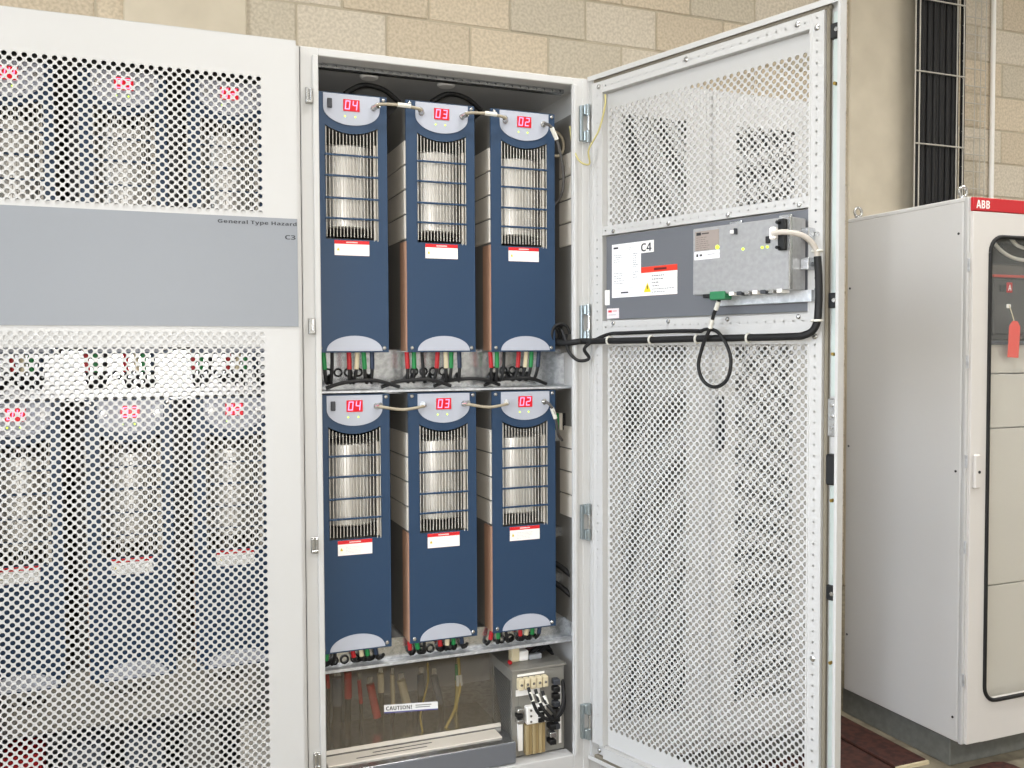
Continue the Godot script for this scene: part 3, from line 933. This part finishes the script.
	part(t3, "cord", G.new().tube(smooth([s3, s3 + Vector3(.012, -.014, .014), s3 + Vector3(.030, -.055, .006), s3 + Vector3(.048, -.095, -.02), s3 + Vector3(.075, -.118, -.05)]), .0042, 8), M.grey_cable)
	part(t3, "ferrule", G.new().cyl(s3 + Vector3(.014, -.018, .013), s3 + Vector3(.027, -.048, .008), .006, 12), M.white_cable)
	# black arcs over the upper modules
	for k in 2:
		var x: float = [.15, .39][k]
		cable("black_loop", ["black cable arching above the display panel reading 04 by the lock upright", "black cable arching above the middle display panel reading 03"][k], [Vector3(x - .02, 2.028, -.08), Vector3(x + .03, 2.058, -.09), Vector3(x + .09, 2.055, -.10), Vector3(x + .14, 2.030, -.12)], .007, M.black)
	# cables lying on the ledge between the rows
	for k in 4:
		var x: float = .07 + .15 * k
		cable("ledge_cable", "dark cable lying along the ledge between the module rows", [Vector3(x, 1.243, -.075), Vector3(x + .05, 1.258, -.065 - .006 * k), Vector3(x + .13, 1.262, -.062), Vector3(x + .2, 1.243, -.07 - .008 * k)], .005, M.rubber, "cables on the ledge")

# ---------------------------------------------------------------- lower bay of the open cabinet
func build_lower_bay() -> void:
	var clear := mat(Color(.55, .50, .41, .17), .10)
	clear.transparency = BaseMaterial3D.TRANSPARENCY_ALPHA
	# the sheet leans: its top lies behind the lug rail, its foot comes forward onto the gland plate
	var lean := Transform3D(Basis(Vector3.RIGHT, -.455), Vector3(0, .230, -.128))
	var t := thing("clear_cover", "dusty transparent cover over the cable lugs at the cabinet bottom", "cover", lean.origin)
	t.rotation.x = -.455
	part(t, "sheet", G.new().box(.012, .600, 0, .285, -.003, 0), clear, "transparent plastic sheet")
	part(t, "foot_strip", G.new().bevel(.012, .585, -.004, .008, -.004, .004, .001), M.pale_plate)
	var cl := thing("caution_label", "white strip label reading CAUTION on the clear cover", "label", lean * Vector3(.322, .088, .0006))
	cl.rotation = Vector3(-.455, 0, 0)
	var tilt := Transform3D(Basis(Vector3(0, 0, 1), -.075), Vector3.ZERO)
	var strip := part(cl, "strip", G.new().box(-.080, .080, -.0115, .0115, 0, .001), print_tex(148, 21, Color(.95, .95, .95), [[0, 18, 148, 3, Color(.25, .25, .55)], [86, 5, 44, 2, Color(.5, .5, .5)], [86, 10, 40, 2, Color(.5, .5, .5)]]))
	strip.transform = tilt
	lettering(cl, "CAUTION!", .076, .0105, tilt * Transform3D(Basis(), Vector3(-.036, .0012, .001)), M.ink)
	# base plate with slots
	var b := thing("gland_plate", "pale slotted gland plate on the cabinet floor", "plate", Vector3(0, .222, 0))
	part(b, "sheet", G.new().bevel(.012, .585, 0, .004, -.34, -.014, .001), M.galv)
	part(b, "strip", G.new().bevel(.06, .56, .004, .008, -.110, -.050, .001), M.pale_plate, "pale insulating strip")
	part(b, "slot", G.new().box(.02, .54, .0042, .0048, -.118, -.114), M.black)
	for k in 2: part(b, "slot", G.new().box(.14 + .05 * k, .34 + .02 * k, .0078, .0084, -.072 - .02 * k, -.068 - .02 * k), M.black)
	var fe := part(b, "front_edge", G.new().bevel(.012, .585, -.055, .003, -.018, -.008, .001), M.inner_plate)
	# lugs and sleeves behind the cover: x, top, bottom, lean, radius, colour
	var lugs := [[.099, .409, .362, .003, .006, "red", "short red sleeved lug at the frame"], [.128, .391, .308, .0, .016, "slate", "broad grey sleeved cable lug"], [.160, .401, .324, 0.0, .011, "red", "straight red sleeved cable lug"], [.193, .373, .303, .005, .006, "red", "thin red sleeved wire"], [.226, .356, .254, .020, .012, "red", "slanting red sleeved cable lug"], [.257, .384, .328, .002, .010, "cream", "short cream sleeved lug"], [.293, .374, .286, .002, .007, "cream", "thin cream sleeved wire"], [.320, .355, .267, .021, .013, "cream", "slanting cream sleeved cable lug"], [.382, .365, .301, .0, .011, "slate", "grey sleeved lug behind the yellow wire"], [.423, .356, .267, .019, .011, "slate", "slanting grey sleeved cable lug"], [.497, .380, .331, 0.0, .007, "green", "green sleeved earth lug"]]
	for l in lugs:
		var o := thing("cable_lug", l[6] + " behind the clear cover", "cable lug", Vector3(l[0], l[2], -.27), "sleeved lugs behind the clear cover")
		var top := Vector3(0, l[1] - l[2], 0)
		part(o, "sleeve", G.new().tube([top, Vector3(l[3], 0, 0)], l[4], 12), M[l[5]])
		part(o, "cable", G.new().tube(smooth([Vector3(l[3], 0, 0), Vector3(l[3] * 1.3, (.224 - l[2]) * .5, -.005), Vector3(l[3] * 1.5, .224 - l[2], -.02)]), l[4] * .85, 10), M.rubber if l[5] != "green" else M.yellow)
		part(o, "lug", G.new().bevel(-l[4] * .7, l[4] * .7, top.y, top.y + .022, -.003, .002, .001), M.screw)
	cable("earth_wire", "yellow green earth wire hanging left of the power supply", [Vector3(.500, .40, -.265), Vector3(.500, .35, -.255), Vector3(.493, .311, -.235), Vector3(.465, .262, -.205), Vector3(.43, .226, -.18)], .0045, M.yellow, "earth wires behind the cover")
	cable("earth_wire", "thin yellow earth wire beside the CAUTION strip", [Vector3(.400, .40, -.26), Vector3(.398, .348, -.25), Vector3(.378, .30, -.23), Vector3(.362, .262, -.21), Vector3(.360, .226, -.18)], .003, M.yellow, "earth wires behind the cover")
	for q in [[.492, .005], [.503, .005]]:
		solo("white_ferrule", G.new().cyl(Vector3(q[0] - .002, .322, -.242), Vector3(q[0], .352, -.250), .0052, 10), M.white_cable, "white ferrule on the yellow green earth wire", "ferrule", "white ferrules")
	# power supply box with terminals
	var p := thing("power_supply", "grey power supply box with terminals and black looms", "power supply", Vector3(.59, .165, -.045))
	var body := G.new()
	body.bevel(.018, .165, 0, .25, -.165, 0, .003)
	body.box(0, .018, 0, .25, -.002, 0); body.box(0, .018, 0, .003, -.165, 0)
	part(p, "case", body, M.psu)
	var side := G.new()
	side.xf = Transform3D(Basis(Vector3(0, 0, 1), Vector3(0, 1, 0), Vector3(-1, 0, 0)), Vector3(-.001, 0, 0))
	side.holes(-.145, .06, 14, 17, .010, .0031, -.002, 0, 8)
	side.box(-.165, -.150, 0, .25, -.002, 0); side.box(-.010, 0, 0, .25, -.002, 0); side.box(-.15, -.01, 0, .055, -.002, 0); side.box(-.15, -.01, .225, .25, -.002, 0)
	part(p, "vented_side", side, M.psu)
	part(p, "top_flange", G.new().bevel(-.004, .17, .25, .256, -.17, .004, .001), M.psu)
	part(p, "label_strip", G.new().box(.015, .10, .235, .241, 0, .0015), M.ink_white)
	part(p, "label_strip", G.new().box(.010, .085, .178, .196, 0, .0015), M.ink_white)
	for k in 5:
		var bl := part(p, "terminal_block", G.new().bevel(.012 + .019 * k, .029 + .019 * k, .200, .232, 0, .02, .002), M.cream)
		part(bl, "screw", G.new().cyl(Vector3(.0205 + .019 * k, .216, .02), Vector3(.0205 + .019 * k, .216, .022), .004, 10), M.screw)
	# contactor
	part(p, "contactor", G.new().bevel(.035, .098, .098, .15, 0, .022, .003), M.ink_white, "white contactor with black keys")
	for k in 3: part(p, "contactor_key", G.new().bevel(.070, .090, .101 + .0165 * k, .114 + .0165 * k, .022, .026, .001), M.black)
	for k in 3: part(p, "contactor_screw", G.new().cyl(Vector3(.048, .107 + .0165 * k, .022), Vector3(.048, .107 + .0165 * k, .025), .0035, 10), M.screw)
	for k in 6: part(p, "din_terminal", G.new().bevel(.034 + .0105 * k, .0435 + .0105 * k, .008, .096, 0, .018 - .002 * (k % 2), .001), mat(Color(.58, .50, .34) if k % 2 else Color(.64, .57, .42), .6))
	part(p, "label_strip", G.new().box(.014, .028, .02, .10, 0, .008), M.ink_white)
	for k in 3: part(p, "connector", G.new().bevel(.006, .024, .105 + .016 * k, .117 + .016 * k, 0, .026, .002), M.black if k % 2 else M.screw)
	for k in 7: part(p, "plug", G.new().bevel(.122, .142, .07 + .022 * k, .086 + .022 * k, 0, .022, .002), M.black if k % 3 else M.ink_grey)
	part(p, "label_strip", G.new().box(.146, .154, .02, .19, 0, .0015), M.ink_white)
	for k in 3: part(p, "bottom_plug", G.new().bevel(.106, .126, .03 + .022 * k, .045 + .022 * k, 0, .03, .002), M.black if k % 2 == 0 else M.screw)
	# parts on top
	for q in [[.035, .025, .045, "cream"], [.062, .03, .03, "ink_white"], [.10, .04, .016, "inner"]]:
		part(p, "top_component", G.new().bevel(q[0] - q[1] * .5, q[0] + q[1] * .5, .256, .256 + q[2], -.09, -.06, .003), M[q[3]])
	part(p, "red_marker", G.new().bevel(.008, .018, .256, .266, -.06, -.045, .002), M.red)
	for k in 3:
		var wx := .03 + .022 * k
		var o := cable("output_lead", "black lead with white ferrule curving from the power supply terminals", [Vector3(.59 + wx + .01, .372 - .008 * k, -.022), Vector3(.59 + wx + .012, .345 - .008 * k, .0), Vector3(.59 + wx + .03, .305, .005 + .004 * k), Vector3(.59 + .10 + .008 * k, .28 + .004 * k, .006), Vector3(.735, .30 + .012 * k, -.01), Vector3(.752, .36 + .01 * k, -.06), Vector3(.755, .43, -.15)], .0052, M.rubber, "power supply leads")
		solo("white_ferrule", G.new().cyl(Vector3(.59 + wx + .011, .362 - .008 * k, -.012), Vector3(.59 + wx + .014, .340 - .008 * k, .002), .0062, 10), M.white_cable, "white ferrule on a power supply lead", "ferrule", "white ferrules of the power supply")
	for k in 3: cable("loom", "black loom running over the power supply to the side wall", [Vector3(.64 + .03 * k, .43, -.12), Vector3(.69 + .02 * k, .455 - .006 * k, -.13), Vector3(.74 + .008 * k, .45 - .012 * k, -.15), Vector3(.772, .40 - .01 * k, -.19)], .007, M.rubber if k else mat(Color(.16, .07, .07), .6), "black looms over the power supply")
	# rails and terminals behind the lower right gap
	var d := thing("din_rail", "short rail of green and grey terminals beside the lower module showing 02", "terminal rail", Vector3(.735, 1.10, -.12))
	part(d, "rail", G.new().box(0, .055, -.03, .005, -.01, 0), M.galv)
	for k in 4: part(d, "terminal", G.new().bevel(.003 + .012 * k, .0135 + .012 * k, .005, .055, -.01, .03, .001), [M.grey_cable, M.green, M.pale_plate, M.black][k])
	for k in 2:
		cable("side_cable", "black cable crossing the gap by the lower right hinge", [Vector3(.725, .72 - .06 * k, -.2), Vector3(.76, .70 - .06 * k, -.1), Vector3(.795, .665 - .06 * k, -.06)], .008, M.rubber, "black cables in the right gap")
	for y in [.78, .64]: solo("cross_rail", G.new().bevel(.735, .795, y, y + .03, -.35, -.12, .002), M.galv, "galvanised cross rail in the gap beside the lower right module", "rail", "galvanised cross rails")

# ---------------------------------------------------------------- gear on the open door
func dp(u: float, y: float, z: float) -> Vector3:
	return Transform3D(Basis(Vector3.UP, deg_to_rad(-72.2)), Vector3(.81, 0, .003)) * Vector3(u, y, z)

func on_door(called: String, label: String, category: String, u: float, y: float, z: float) -> Node3D:
	var t := thing(called, label, category, dp(u, y, z))
	t.rotation_degrees.y = -72.2
	return t

func build_door_gear() -> void:
	# name plate with C4, joined to the warning sticker
	var r := [[6, 8, 18, 5, Color(.15, .15, .17)]]
	lines(r, 50, 12, 50, 2, 6, Color(.75, .75, .75), 9)
	lines(r, 8, 30, 40, 4, 6, Color(.6, .6, .6), 10); lines(r, 80, 30, 20, 7, 6, Color(.55, .55, .55), 12)
	lines(r, 8, 80, 40, 5, 7, Color(.6, .6, .6), 11); lines(r, 80, 80, 20, 3, 7, Color(.55, .55, .55), 14)
	r.append([34, 133, 28, 4, Color(.2, .2, .22)]); r.append([6, 122, 90, 1, Color(.7, .7, .7)])
	var n := on_door("name_plate", "white rating plate marked C4 on the open door", "plate", .094, 1.487, -.0035)
	part(n, "sheet", G.new().box(0, .108, 0, .148, 0, .0012), print_tex(108, 148, Color(.93, .93, .94), r))
	part(n, "code_field", G.new().box(.108, .154, .116, .148, 0, .0012), M.ink_white)
	lettering(n, "C4", .038, .022, Transform3D(Basis(), Vector3(.128, .131, .0012)), M.ink_grey, "lettering", ThemeDB.fallback_font if false else font)
	var q := [[0, 0, 126, 16, Color(.86, .22, .13)], [46, 5, 44, 6, Color(.35, .05, .03)]]
	for k in 13: q.append([22 - k, 42 + 2 * k, 2 * k + 1, 2, Color(.93, .80, .08)])
	for k in 10: q.append([21, 50 + k, 3, 1, Color(.1, .1, .05)])
	lines(q, 38, 24, 44, 4, 9, Color(.5, .5, .5), 21); lines(q, 38, 60, 84, 2, 8, Color(.45, .45, .45), 22)
	var w := on_door("warning_sticker", "white sticker with red heading and yellow triangle on the open door", "sticker", .203, 1.487, -.0035)
	part(w, "sheet", G.new().box(0, .126, 0, .078, 0, .001), print_tex(126, 78, Color(.94, .94, .93), q))
	var l := on_door("small_sticker", "small white sticker with red lettering at the corner of the door plate", "sticker", .074, 1.43, -.0035)
	part(l, "sheet", G.new().box(0, .046, 0, .028, 0, .001), print_tex(46, 28, Color(.90, .86, .87), [[5, 5, 14, 6, Color(.85, .25, .28)], [22, 6, 16, 3, Color(.8, .6, .62)], [5, 17, 30, 2, Color(.7, .7, .72)]]))
	solo_at(on_door("blank_sticker", "plain white sticker on the edge of the door plate", "sticker", .066, 1.468, -.0035), "sheet", G.new().box(0, .018, 0, .042, 0, .001), M.ink_white)
	# control unit
	var c := on_door("control_unit", "grey metal control unit bolted to the open door", "control unit", .437, 1.475, -.003)
	part(c, "case", G.new().bevel(0, .276, 0, .163, .008, .07, .002), tri_mat(noise_tex(128, .08, [[0.0, Color(.60, .60, .60)], [1.0, Color(.67, .67, .67)]], 3, 71), 6.0, .42, .35))
	part(c, "front_flange", G.new().bevel(.272, .277, 0, .163, .060, .0715, .001), M.screw)
	for x in [.065, .205]: part(c, "bracket", G.new().bevel(x, x + .036, .15, .178, 0, .012, .002), M.galv)
	for y in [.045, .112]:
		var bk := part(c, "bracket", G.new().bevel(.276, .297, y, y + .028, 0, .030, .002), M.galv)
		part(bk, "screw", G.new().cyl(Vector3(.303, y + .014, .0), Vector3(.303, y + .014, .006), .005, 10), M.screw)
	part(c, "base_flange", G.new().box(.035, .30, -.026, 0, 0, .022), M.dull_galv)
	var lb := [[4, 3, 14, 7, Color(.1, .1, .1)], [20, 5, 22, 3, Color(.25, .22, .2)]]
	lines(lb, 4, 15, 50, 7, 5, Color(.40, .35, .32), 31)
	part(c, "rating_label", G.new().box(.008, .080, .108, .155, .07, .0708), print_tex(72, 47, Color(.60, .56, .53), lb))
	part(c, "white_label", G.new().box(.006, .082, .086, .106, .07, .0709), print_tex(76, 20, Color(.93, .92, .94), [[6, 6, 6, 7, Color(.2, .2, .2)], [16, 7, 8, 5, Color(.25, .25, .25)], [40, 8, 22, 2, Color(.6, .6, .6)]]))
	for e in [[.076, .112, .005], [.150, .101, .003], [.203, .1, .003], [.217, .1, .003]]: part(c, "led", G.new().cyl(Vector3(e[0], e[1], .07), Vector3(e[0], e[1], .0725), e[2], 10), M.led)
	part(c, "jumper", G.new().bevel(.117, .128, .139, .147, .07, .078, .001), M.ink_white)
	part(c, "jumper_cap", G.new().bevel(.129, .134, .137, .151, .07, .080, .001), M.ink_grey)
	part(c, "dip_switch", G.new().bevel(.213, .225, .108, .124, .07, .074, .001), M.ink)
	var cn := part(c, "serial_connector", G.new().bevel(.252, .270, .088, .158, .07, .084, .002), M.black)
	part(cn, "plug_hood", G.new().bevel(.240, .256, .112, .140, .084, .100, .003), M.ink_white)
	for y in [.094, .150]: part(cn, "thumb_screw", G.new().cyl(Vector3(.257, y, .084), Vector3(.257, y, .094), .004, 10), M.black)
	part(c, "green_connector", G.new().bevel(.055, .100, -.014, .006, .045, .075, .002), mat(Color(.16, .47, .30), .5))
	part(c, "black_connector", G.new().bevel(.03, .055, -.008, .002, .045, .07, .002), M.black)
	for k in 7: part(c, "port", G.new().bevel(.110 + .022 * k, .124 + .022 * k, -.006, .003, .04, .072, .001), [M.ink_white, M.ink_grey, M.screw][k % 3])
	# white lead that turns into the black trunk running to the hinges
	var wl := thing("control_lead", "white sheathed lead from the control unit's top connector", "cable")
	part(wl, "cord", G.new().tube(smooth([dp(.685, 1.600, .095), dp(.715, 1.601, .088), dp(.742, 1.592, .060), dp(.754, 1.57, .036), dp(.756, 1.545, .026)]), .0062, 10), M.pale_lead)
	cable("trunk_cable", "thick black cable strapped round the edge and across the open door", [dp(.756, 1.548, .026), dp(.757, 1.50, .022), dp(.756, 1.44, .020), dp(.750, 1.395, .02), dp(.725, 1.374, .022), dp(.665, 1.370, .024), dp(.40, 1.369, .024), dp(.20, 1.367, .024), dp(.05, 1.367, .026), dp(.0, 1.367, .03), Vector3(.77, 1.366, .02), Vector3(.745, 1.362, -.02), Vector3(.735, 1.37, -.07)], .0085, M.rubber, "", 12)
	cable("branch_cable", "thin black cable rising from the trunk cable to the door band", [dp(.42, 1.388, .012), dp(.33, 1.390, .011), dp(.16, 1.388, .011), dp(.10, 1.386, .014), dp(.05, 1.368, .026), dp(.02, 1.345, .034), Vector3(.80, 1.318, .03), Vector3(.772, 1.312, .02), Vector3(.752, 1.335, .0), Vector3(.748, 1.37, -.015), Vector3(.742, 1.40, -.03)], .005, M.rubber)
	for k in 3:
		var lp := []
		for i in 13: lp.append(Vector3(.742 + (.026 - .005 * k) * cos(TAU * i / 12.0 + k), 1.388 + (.030 - .004 * k) * sin(TAU * i / 12.0 + k), -.03 - .018 * k - .002 * i))
		cable("coil", "black cable coil behind the right upright where the trunk cable enters", lp, .0045, M.rubber, "coils at the trunk cable entry")
	for e in [[.108, 0], [.263, 0], [.417, 0], [.571, 0]]:
		solo("cable_tie", G.new().tube(ring_pts(dp(e[0], 1.368, .024), dp(0, 0, 1) - dp(0, 0, 0), Vector3.UP, .0105), .003, 6, false), M.white_cable, "white tie holding the trunk cable to the door", "cable tie", "white ties along the trunk cable")
	for y in [1.405, 1.56]:
		solo("cable_tie", G.new().tube(ring_pts(dp(.754, y, .024), dp(0, 0, 1) - dp(0, 0, 0), dp(1, 0, 0) - dp(0, 0, 0), .0105), .003, 6, false), M.white_cable, "white tie holding the cable bend at the control unit's side", "cable tie", "white ties at the cable bend")
	# loop from the green plug
	var lo := thing("loop_cable", "black cable loop hanging from the green plug of the control unit", "cable")
	part(lo, "cord", G.new().tube(smooth([dp(.509, 1.462, .055), dp(.490, 1.43, .05), dp(.474, 1.395, .045), dp(.447, 1.350, .04), dp(.430, 1.300, .035), dp(.447, 1.262, .035), dp(.483, 1.249, .035), dp(.517, 1.268, .035), dp(.529, 1.312, .035), dp(.517, 1.352, .036), dp(.490, 1.385, .038), dp(.45, 1.392, .03), dp(.42, 1.388, .012)]), .0045, 8), M.rubber)
	part(lo, "ferrule", G.new().tube([dp(.507, 1.458, .055), dp(.497, 1.438, .053)], .0056, 10), M.white_cable)
	part(lo, "ferrule", G.new().tube([dp(.483, 1.415, .048), dp(.474, 1.394, .045)], .0056, 10), M.white_cable)
	# thin yellow bonding wire by the top hinge
	cable("bonding_wire", "thin yellow bonding wire from cabinet to door below the top hinge", [Vector3(.770, 1.985, -.03), Vector3(.768, 1.93, -.01), Vector3(.776, 1.878, .018), Vector3(.80, 1.868, .034), dp(.035, 1.905, .03), dp(.065, 1.955, .02), dp(.075, 2.02, .006), dp(.075, 2.055, .004)], .0026, mat(Color(.72, .68, .45), .5))

func solo_at(t: Node3D, called: String, g: G, m: Material) -> void:
	part(t, called, g, m)

func ring_pts(c: Vector3, a: Vector3, b: Vector3, r: float) -> Array:
	var o := []
	for k in 13: o.append(c + (a * cos(TAU * k / 12.0) + b * sin(TAU * k / 12.0)) * r)
	return o

# ---------------------------------------------------------------- cable riser on the wall
func build_cable_tray() -> void:
	var zf := WALL_Z + .14
	var t := thing("wire_tray", "vertical wire mesh cable tray on the wall beside the column", "cable tray")
	var w := G.new()
	for x in [3.640, 3.672, 3.950, 4.000]: w.cyl(Vector3(x, .3, zf), Vector3(x, 4.2, zf), .004, 6)
	for x in [4.215, 4.262, 4.300]: w.cyl(Vector3(x, .3, WALL_Z + .025), Vector3(x, 4.2, WALL_Z + .025), .003, 6)
	part(t, "long_wires", w, M.wire)
	for k in 10:
		var y := .49 + .4 * k
		part(t, "cross_wire", G.new().tube([Vector3(3.640, y, zf + .006), Vector3(4.000, y, zf + .006)], .0045, 6), M.wire)
	for k in 36:
		var y := .59 + .1 * k
		part(t, "side_wire", G.new().tube([Vector3(4.000, y, zf), Vector3(4.06, y, WALL_Z + .06), Vector3(4.10, y, WALL_Z + .03), Vector3(4.300, y, WALL_Z + .03)], .003, 6), M.wire)
	for k in 12:
		var x := 3.685 + .0235 * k
		var pts := []
		for i in 8: pts.append(Vector3(x + rng.randf_range(-.003, .003), .2 + 4.0 * i / 7.0, zf - .03 + .008 * (k % 2)))
		cable("riser_cable", "black power cable in the bundle filling the wire tray", pts, .0125, M.rubber, "black riser cables", 8)
	for x in [3.974, 4.024]: cable("riser_cable", "single black cable clipped to the open side of the wire tray", [Vector3(x, .2, zf - .03), Vector3(x, 2.0, zf - .028), Vector3(x, 4.2, zf - .03)], .013, M.rubber, "single riser cables", 8)
	solo("conduit", G.new().cyl(Vector3(4.365, .1, WALL_Z + .02), Vector3(4.365, 4.2, WALL_Z + .02), .014, 12), M.ink_white, "slim white conduit on the block wall beside the wire tray", "conduit")
